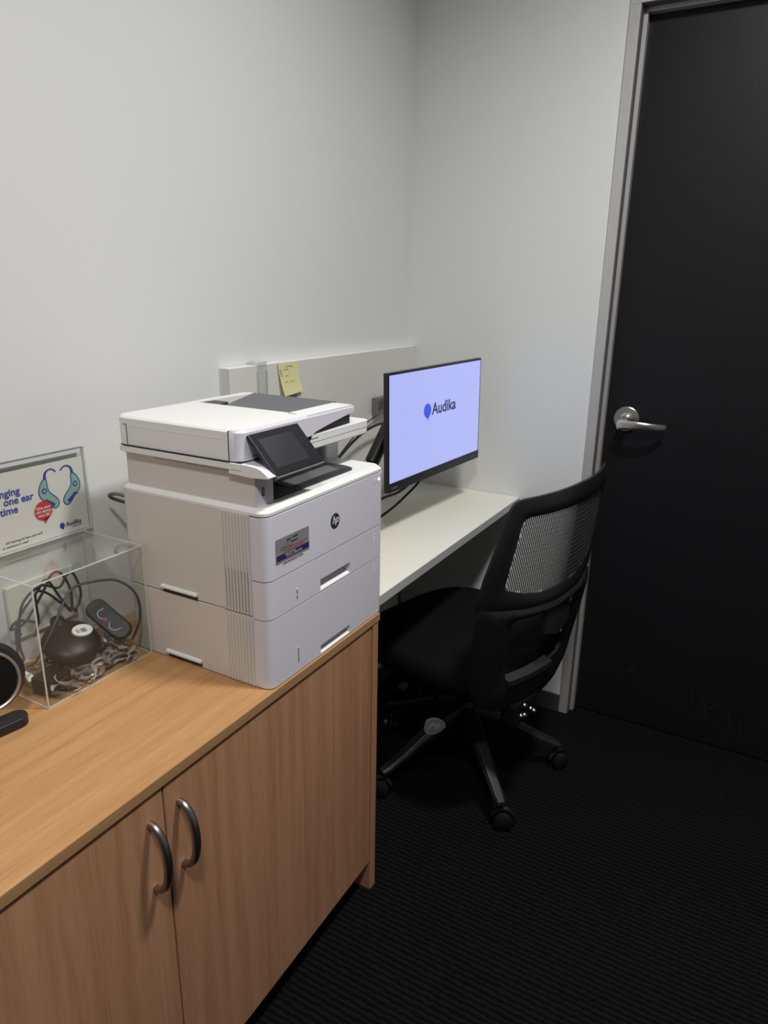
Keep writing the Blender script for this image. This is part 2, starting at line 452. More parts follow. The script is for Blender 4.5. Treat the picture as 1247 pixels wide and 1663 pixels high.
# ================================================================== desk
DZT = .7245
dk = thing('desk', (.21, -.47, 0), 'white laminate wall desk with grey edge running from the cabinet to the door wall', 'desk')
b = MB(); b.box(0.001, .418, -.926, -.001, DZT - .022, DZT, M['desk']); b.build('top', dk, bevel=.0008)
b = MB(); b.box(.4182, .4195, -.926, -.001, DZT - .022, DZT - .0005, M['deskedge']); b.build('edge_band', dk)
b = MB(); b.box(.03, .40, -.924, -.912, 0, DZT - .0225, M['desk']); b.build('side_panel', dk, bevel=.001)
b = MB(); b.box(.012, .42, -.030, -.010, .0, .305, M['panel']); b.build('low_rear_panel', dk, bevel=.001)  # low upright panel under the desk at the back wall

pn = MB(); pn.box(0.001, .031, -.911, -.001, DZT + .0005, 1.180, M['panel'])
pn.box(.0312, .0315, -.52, -.508, 1.075, 1.087, M['paper'])
pno = pn.build('desk_screen', origin=(.016, -.456, DZT), bevel=.0008)
tag(pno, 'low grey laminate upstand panel standing along the back of the desk', 'panel')

b = MB(); b.box(0.001, .0312, -.911, -.001, 1.180, 1.1808, M['white']); b.box(.0300, .0313, -.9118, -.911, DZT + .001, 1.1808, M['white']); b.box(.0012, .0025, -.9118, -.911, DZT + .001, 1.1808, M['white']); b.build('edge_trim', pno)
ck = thing('clear_hook', (.02, -.80, 1.18), 'clear plastic over-panel hook near the left end of the grey desk screen', 'hook')
b = MB()
prof = [(.0345, .98), (.0345, 1.172), (.033, 1.182), (.024, 1.190), (.010, 1.190), (-.003, 1.182)]
prof = cr([(x, 0, z) for x, z in prof], 6)
loops = []
for i, p in enumerate(prof):
    d = (prof[min(i + 1, len(prof) - 1)] - prof[max(i - 1, 0)]).normalized(); nn = Vector((d.z, 0, -d.x)) * .0014
    loops.append([p + nn + Vector((0, -.818, 0)), p + nn + Vector((0, -.785, 0)), p - nn + Vector((0, -.785, 0)), p - nn + Vector((0, -.818, 0))])
# keep the strip in front of the panel and above its top
loops = [[Vector((max(v.x, .0315) if v.z < 1.1815 else v.x, v.y, v.z)) for v in L] for L in loops]
b.loft(loops, M['clipm']); b.build('strip', ck)
for y in (-.8185, -.7855):
    b = MB(); b.box(.0318, .0362, y, y + .0008, .98, 1.168, M['alu']); b.build('edge', ck)

# notes on the panel
b = MB()
rows = []
for i in range(9):
    t = i / 8; rows.append([Vector((.0335 + .001 + .012 * t * t, -.742 + .010 * t, 1.181 - .080 * t)), Vector((.0335 + .0004 + .006 * t ** 3, -.664 + .016 * t, 1.180 - .075 * t))])
loops = [[a, c, c + Vector((-.0006, 0, 0)), a + Vector((-.0006, 0, 0))] for a, c in rows]
b.loft(loops, M['yellow'])
for (y, z, w) in ((-.722, 1.163, .02), (-.718, 1.148, .014), (-.722, 1.134, .012), (-.702, 1.134, .010), (-.688, 1.135, .008), (-.715, 1.170, .03)):
    b.tube(cr([(.0352 + .012 * ((1.181 - z) / .08) ** 2, y, z), (.0352 + .011 * ((1.181 - z) / .08) ** 2, y + w * .5, z + .002), (.0352 + .010 * ((1.181 - z) / .08) ** 2, y + w, z + .0005)], 4), .0006, M['pencil'], 4)
b.tube([(.0352, -.736, 1.166), (.036, -.732, 1.158), (.037, -.731, 1.150)], .0022, M['pencil'], 6)
tag(b.build('sticky_note', origin=(.034, -.70, 1.18)), 'yellow curling sticky note with pencil writing on the grey desk screen', 'sticky note')
b = MB(); b.box(.0315, .0320, -.715, -.665, 1.070, 1.112, M['pinkish'])
tag(b.build('paper_note', origin=(.0315, -.69, 1.07)), 'small grey-pink note mostly behind the yellow sticky note', 'note')

# ================================================================== printer
pr = thing('office_printer', (.28, -1.12, CZ), 'white multifunction laser printer with touchscreen standing on the beech cabinet', 'printer')
PX0, PX1, PY0, PY1 = .118, .440, -1.309, -.933
FX = .408                                      # where side panels meet the front panels
Z0, Z1, Z2, Z3, Z4 = CZ + .001, .8345, .9025, 1.011, 1.0235

# lower cassette unit
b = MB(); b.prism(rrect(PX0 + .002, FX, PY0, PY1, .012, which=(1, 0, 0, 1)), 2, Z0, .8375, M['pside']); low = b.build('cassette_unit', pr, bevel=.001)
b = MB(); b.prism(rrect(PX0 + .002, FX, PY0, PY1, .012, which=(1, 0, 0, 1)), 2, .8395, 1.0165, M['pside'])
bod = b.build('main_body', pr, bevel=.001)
b = MB(); b.prism(rrect(PX0 + .006, FX - .002, PY0 + .004, PY1 - .004, .01), 2, .8373, .8397, M['seam']); b.build('body_seam', pr)
# shoulder + top plate
b = MB()
r0 = rrect(PX0 + .0018, PX1 - .001, PY0 - .0004, PY1, .018, 8, (1, 1, 1, 1)); r1 = rrect(PX0 + .008, PX1 - .009, PY0 + .009, PY1 - .008, .014, 8, (1, 1, 1, 1))
r00 = [(x, y, 1.0175) for x, y in r0]
b.loft([[(x, y, 1.0128) for x, y in r0], r00, [(x, y, Z4 + .001) for x, y in r1]], M['pw'])
b.build('top_plate', pr, angle=.5)


def vhole(b, y0, y1, z0, z1, hy0, hy1, hz0, hz1, x0, x1, r, m):
    """front panel with rounded outer corners and a recessed grip"""
    L = rrect(x0, x1, y0, hy0, r, 8, (0, 1, 0, 0)); b.prism(L, 2, z0, z1, m)
    L = rrect(x0, x1, hy1, y1, r, 8, (0, 0, 1, 0)); b.prism(L, 2, z0, z1, m)
    b.box(x0, x1, hy0, hy1, hz1, z1, m)
    if hz0 > z0: b.box(x0, x1, hy0, hy1, z0, hz0, m)
    b.box(x0, x0 + .004, hy0, hy1, hz0, hz1, M['pfront'])
    b.prism([(x0 + .003, hz0), (x1 - .0015, hz0), (x0 + .003, hz0 + .010)], 1, hy0, hy1, M['pw'])


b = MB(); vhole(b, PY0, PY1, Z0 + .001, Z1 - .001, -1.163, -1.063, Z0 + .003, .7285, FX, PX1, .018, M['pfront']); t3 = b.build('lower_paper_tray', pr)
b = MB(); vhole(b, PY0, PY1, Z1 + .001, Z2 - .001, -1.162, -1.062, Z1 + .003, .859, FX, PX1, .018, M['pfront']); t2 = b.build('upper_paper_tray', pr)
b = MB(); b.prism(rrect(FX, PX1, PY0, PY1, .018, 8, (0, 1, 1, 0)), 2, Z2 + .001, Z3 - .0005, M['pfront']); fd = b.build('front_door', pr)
b = MB(); b.prism(rrect(FX - .002, FX + .003, PY0 + .002, PY1 - .002, .002, 8, (0, 1, 1, 0)), 2, Z0, Z3 + .002, M['seam']); b.build('seam_core', pr)
for (z0, z1, p, mk) in ((.758, .728, t3, 1), (.868, .848, t2, 0)):
    b = MB(); b.box(PX1, PX1 + .0006, -1.2345, -1.2305, z1, z0, M['pw']); b.box(PX1 + .0004, PX1 + .0012, -1.2335, -1.2315, z1 + .013 if mk else z1 + .010, z0 - .002, M['pgrey'])
    b.box(PX1 + .0004, PX1 + .0012, -1.2335, -1.2315, z1 + .002, z1 + (.011 if mk else .007), M['seam']); b.build('paper_gauge', p)
for (z, p, n) in ((.985, fd, 0), (.882, t2, 2), (.815, t3, 3)):
    if n:
        b = MB(); b.text(str(n), .010, M['white'], frame_yz(PX1 + .0002, -.974, z - .006)); b.text('=', .008, M['white'], frame_yz(PX1 + .0002, -.9735, z + .003)); b.build('tray_number', p)
b = MB(); b.lathe([(.0028, 0), (.0028, .001), (0, .0012)], M['led'], (PX1, -.9565, .9985), (1, 0, 0), 12); led = b.build('power_led', fd)
b = MB(); b.lathe([(.0065, 0), (.0065, .0006), (0, .0007)], M['pfront'], (PX1 - .0003, -.968, .9975), (1, 0, 0), 20); b.build('power_button', fd)
# round badge with white letters
b = MB(); b.lathe([(.0142, 0), (.0142, .0008), (0, .0009)], M['ink'], (PX1 - .0002, -1.1135, .9555), (1, 0, 0), 40); bd = b.build('badge', fd)
b = MB(); b.text('hp', .0205, M['white'], frame_yz(PX1 + .0008, -1.1133, .9515), 'CENTER', bold=.004, shear=.30); b.build('badge_lettering', bd)
# service label
b = MB(); lx = PX1
b.prism([(-1.287, .929), (-1.285, .927), (-1.195, .927), (-1.195, .9695), (-1.285, .9695), (-1.287, .968)], 0, lx, lx + .0004, M['lid'])
b.box(lx + .0003, lx + .0006, -1.285, -1.195, .9315, .9415, M['navy'])
b.box(lx, lx + .0003, -1.272, -1.199, .9215, .928, M['pgrey'] if False else M['paper'])
lab = b.build('service_label', fd); lab['label'] = 'silver and navy service label'
b = MB(); e = .0003
b.text('M', .011, M['ink'], frame_yz(lx + .0005, -1.257, .957), bold=.0, ext=e); b.text('Y', .009, M['pgrey'], frame_yz(lx + .0005, -1.2475, .958), ext=e)
b.text('monitor', .0045, M['ink'], frame_yz(lx + .0005, -1.241, .962), bold=.02, ext=e); b.text('this printer', .004, M['ink'], frame_yz(lx + .0005, -1.245, .9555), bold=.02, ext=e)
b.text('CNBKT422', .0070, M['greyp'], frame_yz(lx + .0005, -1.275, .9500), ext=e); b.box(lx + .0004, lx + .0007, -1.273, -1.200, .9485, .9489, M['ink'])
b.text('FOR SERVICE AND SUPPORT', .0043, M['red'], frame_yz(lx + .0005, -1.264, .9436), bold=.0, ext=e)
b.text('EMAIL OR PHONE', .0034, M['deskedge'], frame_yz(lx + .0007, -1.262, .938), ext=e); b.text('OR CALL 1300 637 707', .0043, M['deskedge'], frame_yz(lx + .0007, -1.259, .9335), ext=e)
b.text('COPIER MAINTENANCE SYSTEMS', .0038, M['ink'], frame_yz(lx + .0004, -1.2695, .9233), ext=e)
b.build('label_print', lab)

# side grille: ribs and dark slots
b = MB()
for i in range(9):
    x = .351 + i * .0066
    for z0, z1 in ((Z0 + .002, .8355), (.841, 1.0125)):
        b.prism([(x, PY0 - .0034), (x + .0026, PY0 - .0034), (x + .0036, PY0 + .0005), (x - .0010, PY0 + .0005)], 2, z0, z1, M['pside'])
b.build('grille', pr)
b = MB()
for i in range(8):
    x = .351 + i * .0066 + .0035; b.box(x, x + .0027, PY0 - .0008, PY0 + .002, .843, .915, M['seam'])
b.build('vent_slots', pr)
# carrying grips on the side
for z in (.842, .7145):
    b = MB(); b.prism([(PY0 + .001, z + .0105), (PY0 - .004, z + .009), (PY0 - .0052, z + .006), (PY0 - .0045, z + .004), (PY0 + .001, z + .004)], 0, .203, .287, M['pw'])
    g = b.build('side_grip', pr, bevel=.0006)
    b = MB(); b.box(.206, .287, PY0 - .0006, PY0 + .001, z - .004, z + .0045, M['pdark'] if z > .8 else M['pdark']); b.build('grip_shade_strip', g)  # dark strip put in for the shade in the grip hollow

# neck between body and scanner, with output bin
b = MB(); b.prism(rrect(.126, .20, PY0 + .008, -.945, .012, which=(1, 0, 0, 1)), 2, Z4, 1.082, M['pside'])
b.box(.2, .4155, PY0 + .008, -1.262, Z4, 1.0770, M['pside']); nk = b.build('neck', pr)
b = MB(); b.prism([(.4152, -1.3005), (.4175, -1.297), (.4175, -1.2585), (.4152, -1.2585)], 2, Z4 + .0005, 1.0745, M['pfront']); up_ = b.build('usb_pillar_face', pr)
b = MB(); b.box(.4174, .4182, -1.2868, -1.2815, 1.040, 1.054, M['seam']); b.box(.418, .4185, -1.2852, -1.2838, 1.042, 1.052, M['alu']); b.build('usb_port', up_)
b = MB(); b.prism(rrect(.19, .337, -.986, -.912 - .026, .008, which=(0, 1, 1, 0)), 2, Z4, 1.081, M['pfront']); b.build('support_pillar', pr)
b = MB(); b.box(.198, .203, -1.264, -.986, Z4 + .001, 1.079, M['pdark']); b.build('bin_back', pr)
# black output tray
b = MB()
L = rrect(.20, .4135, -1.2615, -1.000, .018, 6, (0, 1, 1, 0))
b.loft([[(x, y, Z4 + .0008) for x, y in L], [(x, y, Z4 + .0035) for x, y in L], [(.2 + (x - .2) * .97, -1.13 + (y + 1.13) * .97, Z4 + .006) for x, y in L]], M['pblack'])
b.prism([(.205, Z4 + .005), (.405, Z4 + .005), (.385, Z4 + .0075), (.33, Z4 + .017), (.205, Z4 + .020)], 1, -1.19, -1.035, M['pgrey'])
b.build('output_tray', pr, angle=.4)

# flatbed scanner slab
FB = [(x, y) for x, y in rrect(PX0, .397, PY0 - .003, -.916, .022, 8, (1, 0, 1, 1))]
FBi = [(x, y) for x, y in rrect(PX0 + .006, .391, PY0 + .004, -.922, .018, 8, (1, 0, 1, 1))]
b = MB(); b.loft([[(x, y, 1.0795) for x, y in FBi], [(x, y, 1.0835) for x, y in FB], [(x, y, 1.0930) for x, y in FB]], M['pw']); fb = b.build('scanner_base', pr)
b = MB(); b.prism(rrect(PX0 + .002, .3955, PY0, -.918, .02, 8, (1, 0, 1, 1)), 2, 1.093, 1.0945, M['seam']); b.build('scanner_seam', fb)
b = MB(); b.prism(rrect(.20, .397, -1.20, -.916, .02, 8, (0, 0, 1, 0)), 2, 1.0943, 1.1065, M['pw'])
b.prism(rrect(.13, .21, -1.20, -.922, .02, 8, (0, 0, 0, 1)), 2, 1.0943, 1.1062, M['pgrey']); b.build('scanner_bed_rim', fb)
# dark output slot under the feeder
b = MB(); b.box(.145, .384, -1.125, -.975, 1.1068, 1.128, M['pdark']); b.build('feeder_slot', pr)
b = MB(); b.prism([(.13, -1.13), (.385, -1.13), (.345, -.97), (.13, -.94)], 2, 1.1066, 1.1078, M['pdark']); b.build('feeder_exit_tray', pr)

# document feeder lid
LZ = 1.1435
b = MB()
hx = .374
A = rrect(PX0, hx, PY0 - .001, -1.1225, .026, 8, (1, 0, 0, 0)); Ai = rrect(PX0 + .003, hx, PY0 + .002, -1.1225, .024, 8, (1, 0, 0, 0))
b.loft([[(x, y, 1.0955) for x, y in A], [(x, y, LZ - .003) for x, y in A], [(x, y, LZ) for x, y in Ai]], M['pw'], cap=True)
lid = b.build('feeder_lid', pr, angle=.5)
b = MB()                                                   # side face of lid: recessed panel line
b.box(.150, .1508, PY0 - .0018, PY0 + .002, 1.097, 1.1305, M['seam']); b.box(.143, .1505, PY0 - .0018, PY0 + .002, 1.1300, 1.1308, M['seam'])
b.box(.1508, hx - .001, PY0 - .0014, PY0 + .002, 1.1284, 1.1290, M['pw']); b.box(hx - .0008, hx + .0006, PY0 - .0016, PY0 + .01, 1.0955, LZ - .001, M['seam'])
b.box(.14, hx, PY0 - .0036, PY0, 1.0945, 1.0957, M['seam']); b.build('lid_seams', lid)
# rear rim with tapering inner slope
b = MB(); b.prism([(PX0, -1.122), (.136, -1.122), (.146, -.965), (PX0 + .006, -.962), (PX0, -.970)], 2, 1.1075, LZ, M['pw']); b.build('rear_rim', lid)
# front cover: rounded near corner and wing that lifts to the right
b = MB()
prof = [(1.0955, -1.130), (1.100, -1.124), (1.1075, -1.1175), (1.112, -1.108), (1.118, -1.073), (1.123, -1.038), (1.1275, -1.005), (1.130, -.982)]
C = rrect(.345, .397, PY0 - .001, -1.135, .024, 10, (0, 1, 0, 0))[0:]
# near block
Cn = [(hx, PY0 - .001)] + [(.397 - .022 + .022 * math.sin(a), PY0 - .001 + .022 - .022 * math.cos(a)) for a in [.5 * PI * i / 10 for i in range(11)]] + [(.397, -1.130), (hx, -1.130)]
Cs = [(x if x < .38 else x - .003 * (x - .375) / .022, y + (.002 if y < -1.29 else 0)) for x, y in Cn]
b.loft([[(x, y, 1.0955) for x, y in Cn], [(x, y, LZ - .004) for x, y in Cn], [(x, y, LZ) for x, y in Cs]], M['pfront'])
# wing: profile in (y,z) extruded in x with softened front edge
wp = [(y, z) for z, y in prof] + [(-.979, 1.1325), (-.9775, LZ - .003), (-.980, LZ), (-1.130, LZ)]
k = b.mi(M['pfront'])
b.prism([(y, z if z < LZ - .0005 else LZ - .0) for y, z in wp], 0, .352, .394, M['pfront'])
wp2 = [(y, min(z, LZ - .004)) for y, z in wp]
b.prism(wp2, 0, .3935, .397, M['pfront'])
b.build('front_cover', lid, angle=.5)
b = MB(); b.prism([(hx - .002, PY0 + .006), (.388, PY0 + .012), (.3925, PY0 + .03), (.3925, -.985), (.352, -.985), (.352, -1.128), (hx - .002, -1.128)], 2, LZ - .001, LZ + .0006, M['pw']); b.build('cover_top', lid)
b = MB(); b.box(.3966, .3976, PY0 + .025, -1.10, 1.1008, 1.1014, M['seam']); b.build('cover_seam', lid)
# grey document tray, sloping up to the right, and the black feed rollers
b = MB(); TY0, TY1 = -1.1205, -.972
p0, p1, p2, p3 = (.190, TY0), (.3515, TY0), (.3515, TY1 - .002), (.148, TY1)
zt = lambda y: 1.1385 + (y - TY0) / (TY1 - TY0) * (LZ + .0016 - 1.1385)
up = [(x, y, zt(y)) for x, y in (p0, p1, p2, p3)]; dn = [(x, y, 1.1085) for x, y in (p0, p1, p2, p3)]
b.loft([dn, up], M['pgrey']); b.box(.192, .340, -1.1045, -1.1032, zt(-1.1045) - .001, zt(-1.1045) + .0005, M['seam'])
b.build('document_tray', lid)
b = MB(); b.prism([(.137, -1.122), (.19, -1.122), (.148, -.975), (.144, -.975)], 2, 1.1082, 1.126, M['pfront']); b.build('tray_inner_wall', lid)
b = MB(); b.prism([(.138, -1.1215), (.188, -1.1215), (.176, -1.082), (.1415, -1.082)], 2, 1.112, 1.1428, M['pblack']); b.build('feed_rollers', lid, bevel=.002)

# control panel: console beak and tilted touchscreen
bk = [(.375, 1.0935), (.407, 1.093), (.427, 1.0915), (.437, 1.088), (.445, 1.083), (.451, 1.0785), (.4505, 1.077), (.416, 1.0745), (.372, 1.0765)]
b = MB(); b.prism(bk, 1, PY0 - .002, PY0 + .004, M['pw'])
b.prism([(x, z - (.0015 if z > 1.079 else 0)) for x, z in bk], 1, PY0 + .004, -1.185, M['pfront']); b.build('console', pr, angle=.7)
TLp = Vector((.400, -1.295, 1.137)); BLp = Vector((.4525, -1.293, 1.0775)); wv = Vector((0, .1285, 0))
ux = Vector((0, 1, 0)); uy = (TLp - BLp).normalized(); uz = ux.cross(uy); H = (TLp - BLp).length; Wd = wv.length
TS = Matrix(((ux.x, uy.x, uz.x, BLp.x), (ux.y, uy.y, uz.y, BLp.y), (ux.z, uy.z, uz.z, BLp.z), (0, 0, 0, 1)))
ts = MB(); ts.box(0, Wd, 0, H, -.007, 0, M['bezel'], TS); tso = ts.build('touchscreen', pr, bevel=.0012)
b = MB(); b.box(.013, Wd - .029, .013, H - .012, 0, .0004, M['glass'], TS); b.build('display', tso)
b = MB(); b.box(-.0002, Wd, -.0022, -.0002, -.008, -.0005, M['greyp'], TS); b.build('lower_trim', tso)
b = MB(); b.box(.395, .425, -1.26, -1.19, 1.0925, 1.105, M['pblack']); b.build('hinge', tso)

# cable loop behind the printer
b = MB(); b.tube(cr([(.12, -1.26, .975), (.06, -1.262, .982), (.034, -1.262, .978), (.03, -1.257, .970), (.05, -1.250, .964), (.12, -1.25, .962)], 8), .0035, M['greyp'], 8)
tag(b.build('grey_cable', origin=(.05, -1.25, .97)), 'short loop of grey cord sticking out behind the printer', 'cord')

# ================================================================== monitor
mt = thing('computer_monitor', (.27, -.36, .86), 'black flat monitor with lit pale blue screen held over the white desk', 'monitor')
mw, mh = .5, .3025; yaw, tilt, rl = 1.490, .017, .010
u = Vector((math.cos(yaw), math.sin(yaw), rl)).normalized(); nrm = u.cross(Vector((0, 0, 1))).normalized()
v = (Vector((0, 0, 1)) * math.cos(tilt) - nrm * math.sin(tilt)); v = (v - u * v.dot(u)).normalized(); w = u.cross(v)
if w.x < 0: w = -w
o0 = Vector((.270, -.607, .858))
MM = Matrix(((u.x, v.x, w.x, o0.x), (u.y, v.y, w.y, o0.y), (u.z, v.z, w.z, o0.z), (0, 0, 0, 1)))
b = MB(); b.box(0, mw, 0, mh, -.014, 0, M['mon'], MM); b.box(0, mw, 0, .024, -.001, .0015, M['mon'], MM)
cs = b.build('casing', mt, bevel=.0012)
b = MB(); b.box(.06, mw - .06, .03, mh - .06, -.045, -.014, M['mon'], MM); b.build('rear_housing', cs, bevel=.006)
b = MB(); sx0, sx1, sy0, sy1 = .0055, mw - .0055, .0245, mh - .006; b.box(sx0, sx1, sy0, sy1, 0, .0004, M['screen'], MM); scr = b.build('screen', mt)
TM = MM @ Matrix.Translation((0, 0, .0006))
b = MB()
cxl, cyl = .189, .187
pts = [(cxl + .0192 * math.cos(a), cyl + .0192 * math.sin(a)) for a in [2 * PI * i / 36 for i in range(36)]]
b.prism(pts, 2, 0, .0003, M['bluescr'], TM); b.prism([(cxl - .002, cyl - .018), (cxl + .014, cyl - .012), (cxl + .001, cyl - .0275)], 2, 0, .00025, M['bluescr'], TM)
b.text('Audika', .0440, M['inkscr'], TM @ Matrix.Translation((.2135, .1730, 0)), bold=.024, ext=.0001, sx=1.08); b.build('screen_logo', scr)
b = MB(); b.text('Lenovo', .0105, M['greyp'], MM @ Matrix.Translation((.012, .0085, .0016)), bold=.01, ext=.0001); b.build('maker_lettering', cs)
b = MB(); b.text('ThinkVision', .008, M['greyp'], MM @ Matrix.Translation((mw - .06, .0085, .0016)), ext=.0001); b.build('model_lettering', cs)

ar = thing('monitor_arm', (.10, -.42, DZT), 'black monitor arm rising from the desk behind the screen', 'monitor arm')
b = MB(); b.box(.06, .15, -.60, -.515, DZT + .0005, DZT + .012, M['chair']); b.build('base_plate', ar, bevel=.002)
b = MB(); b.tube([(.105, -.545, DZT + .012), (.105, -.545, .79)], .017, M['chair'], 20); b.lathe([(.022, 0), (.022, .03), (.018, .034)], M['chair'], (.105, -.545, .765)); b.build('post', ar)
b = MB(); b.tube([(.108, -.530, .780), (.118, -.427, .892)], .014, M['chair'], 20); b.tube([(.117, -.430, .885), (.140, -.352, 1.005)], .0205, M['chair'], 24); b.build('lower_arm', ar)
b = MB(); b.tube([(.142, -.350, 1.0), (.19, -.36, 1.012), (.228, -.36, 1.012)], .015, M['chair'], 16); b.box(.224, .232, -.40, -.32, .97, 1.05, M['chair']); b.build('head', ar)

b = MB(); b.box(.0318, .052, -.287, -.215, .992, 1.044, M['greyp'])
for i in range(5): b.box(.052, .0528, -.280 + i * .014, -.272 + i * .014, 1.005 + .004 * (i % 2), 1.036 + .003 * (i % 3), M['pdark'])
ad = b.build('power_adapter', origin=(.04, -.25, .99), bevel=.004); tag(ad, 'grey power adapter on the desk screen beside the monitor left edge', 'power adapter')
b = MB(); b.tube(cr([(.046, -.280, .992), (.050, -.36, .975), (.055, -.455, .938), (.058, -.54, .893), (.06, -.62, .83), (.06, -.68, .74)], 8), .0018, M['cable'], 6)
tag(b.build('thin_cable', origin=(.08, -.5, .9)), 'thin black cable running down from the grey power adapter', 'cable')
b = MB(); b.tube(cr([(.072, -.27, .972), (.073, -.34, .972), (.074, -.41, .962), (.074, -.49, .935), (.075, -.57, .895), (.075, -.64, .83), (.075, -.68, .735)], 8), .0042, M['cable'], 8)
tag(b.build('thick_cable', origin=(.1, -.5, .9)), 'thicker black cable curving left from behind the monitor', 'cable')
b = MB(); b.tube(cr([(.225, -.33, .90), (.215, -.37, .835), (.20, -.42, .808), (.19, -.50, .806), (.18, -.58, .79), (.16, -.66, .735)], 8), .0042, M['cable'], 8)
tag(b.build('display_cable', origin=(.2, -.45, .8)), 'black cable hanging just below the monitor lower edge, upper of two', 'cable')
b = MB(); b.tube(cr([(.235, -.30, .91), (.222, -.325, .83), (.20, -.38, .785), (.19, -.46, .760), (.17, -.55, .738), (.14, -.64, .7295)], 8), .0038, M['cable'], 8)
tag(b.build('display_cable', origin=(.2, -.42, .77)), 'black cable drooping low over the desk under the monitor, lower of two', 'cable')
# cables under the desk
for i, (pts, lb, nm) in enumerate((([(.06, -.52, .70), (.065, -.53, .60), (.07, -.57, .45), (.08, -.60, .2), (.10, -.62, .01)], 'black cable hanging under the desk, right strand of the crossing pair', 'hanging_cable'),
                                   ([(.10, -.47, .70), (.09, -.52, .6), (.06, -.62, .45), (.05, -.66, .2), (.07, -.68, .01)], 'black cable hanging under the desk, left strand of the crossing pair', 'hanging_cable'))):
    b = MB(); b.tube(cr(pts, 8), .004, M['cable'], 6); tag(b.build(nm, origin=pts[-1]), lb, 'cable', 'cables hanging under the desk')
lc = thing('looped_cable', (.12, -.25, 0), 'thin black looped cable with a grey plug in the dark under the desk', 'cable')
b = MB(); b.tube(cr([(.03, -.32, .02), (.04, -.26, .006), (.07, -.18, .006), (.11, -.11, .006), (.15, -.13, .006), (.17, -.22, .006), (.15, -.29, .006), (.10, -.36, .006), (.05, -.42, .006)], 8), .003, M['cable'], 6); b.build('cord', lc)
b = MB(); b.box(.085, .108, -.18, -.14, .008, .022, M['greyp']); b.build('plug', lc, bevel=.002)

# ================================================================== clear donation box with sign holder
BX0, BX1, BY0, BY1, BZ0, BZ1, TH = .012, .169, -1.530, -1.3155, CZ + .0005, .9195, .003
bx = thing('clear_box', (.09, -1.42, CZ), 'clear acrylic donation box on the cabinet full of old hearing aids', 'box')
b = MB(); b.box(BX1 - TH, BX1, BY0, BY1, BZ0, BZ1, M['acr']); b.build('front_wall', bx)
b = MB(); b.box(BX0 + .005, BX0 + .005 + TH, BY0 + TH, BY1 - TH, BZ0 + TH, BZ1 - TH, M['acr']); b.build('back_wall', bx)
b = MB(); b.box(BX0, BX1 - TH - .0002, BY0, BY0 + TH, BZ0, BZ1, M['acr']); b.build('left_wall', bx)
b = MB(); b.box(BX0, BX1 - TH - .0002, BY1 - TH, BY1, BZ0, BZ1, M['acr']); b.build('right_wall', bx)
b = MB(); b.box(BX0 + .001, BX1 - TH - .0002, BY0 + TH + .0002, BY1 - TH - .0002, BZ0, BZ0 + TH, M['acr']); b.build('bottom', bx)
b = MB(); b.box(BX0 + .006, BX1 - TH - .0004, BY0 + TH + .0002, BY1 - TH - .0002, BZ1 - TH, BZ1, M['acr']); b.build('lid', bx)
b = MB(); k = M['acredge']; e = .0016
for (x, y) in ((BX1, BY0), (BX1, BY1), (BX0 + .002, BY1), (BX0 + .002, BY0)):
    b.box(x - e, x + e * .3, y - e * .3 if y < -1.4 else y - e, y + e if y < -1.4 else y + e * .3, BZ0, BZ1, k)
for z in (BZ0, BZ1 - e):
    b.box(BX1 - e, BX1 + .0004, BY0, BY1, z, z + e, k); b.box(BX0, BX1, BY0 - .0004, BY0 + e, z, z + e, k); b.box(BX0, BX1, BY1 - e, BY1 + .0004, z, z + e, k)
b.build('polished_edges', bx)
sh = thing('sign_holder', (.014, -1.415, BZ1), 'clear upright sign holder standing on the back edge of the clear box', 'sign holder')
sx_, SY1, SY0, SZ0, SZ1 = .0145, -1.297, -1.545, BZ1 + .0005, 1.0735
b = MB(); b.box(.0165, .0185, SY0, SY1, SZ0, SZ1, M['acr']); b.build('front_sheet', sh)
b = MB(); b.box(.0095, .0115, SY0, SY1, SZ0, SZ1, M['acr']); b.build('back_sheet', sh)
b = MB(); b.box(.0095, .0187, SY1 - .0016, SY1 + .0004, SZ0, SZ1, M['acredge']); b.box(.0095, .0190, SY0, SY1, SZ0 - .0002, SZ0 + .0022, M['acredge'])
b.box(.0095, .0187, SY0, SY1, SZ1 - .0008, SZ1, M['greyp']); b.build('polished_edges', sh)
# printed card
b = MB(); cx_ = .0146; b.box(.0125, cx_, SY0 + .003, SY1 - .004, SZ0 + .003, 1.0565, M['paper'])
card = b.build('sign_card', origin=(.0135, -1.42, SZ0)); tag(card, 'printed donation sign with two hearing aids forming a heart, in the clear holder', 'sign')
YO = -1.300


def art(pts, m, lift, b): b.prism([(YO + p[0], p[1]) for p in pts], 0, cx_ + lift, cx_ + lift + .00015, m)


b = MB()
outL = cr([(-.084, 1.030, 0), (-.0905, 1.022, 0), (-.0945, 1.010, 0), (-.092, .998, 0), (-.083, .990, 0), (-.074, .980, 0), (-.066, .974, 0), (-.058, .977, 0), (-.0555, .985, 0), (-.060, .994, 0), (-.069, 1.003, 0), (-.0745, 1.012, 0), (-.076, 1.030, 0)], 5, True)
outL = [(p.x, p.y) for p in outL]
cL = (sum(p[0] for p in outL) / len(outL), sum(p[1] for p in outL) / len(outL))


def inset(P, d):
    n = len(P); out = []
    ar_ = sum(P[i][0] * P[(i + 1) % n][1] - P[(i + 1) % n][0] * P[i][1] for i in range(n)); s = 1 if ar_ > 0 else -1
    for i in range(n):
        tx, ty = P[(i + 1) % n][0] - P[i - 1][0], P[(i + 1) % n][1] - P[i - 1][1]; l = math.hypot(tx, ty) or 1
        out.append((P[i][0] - ty / l * d * s, P[i][1] + tx / l * d * s))
    return out


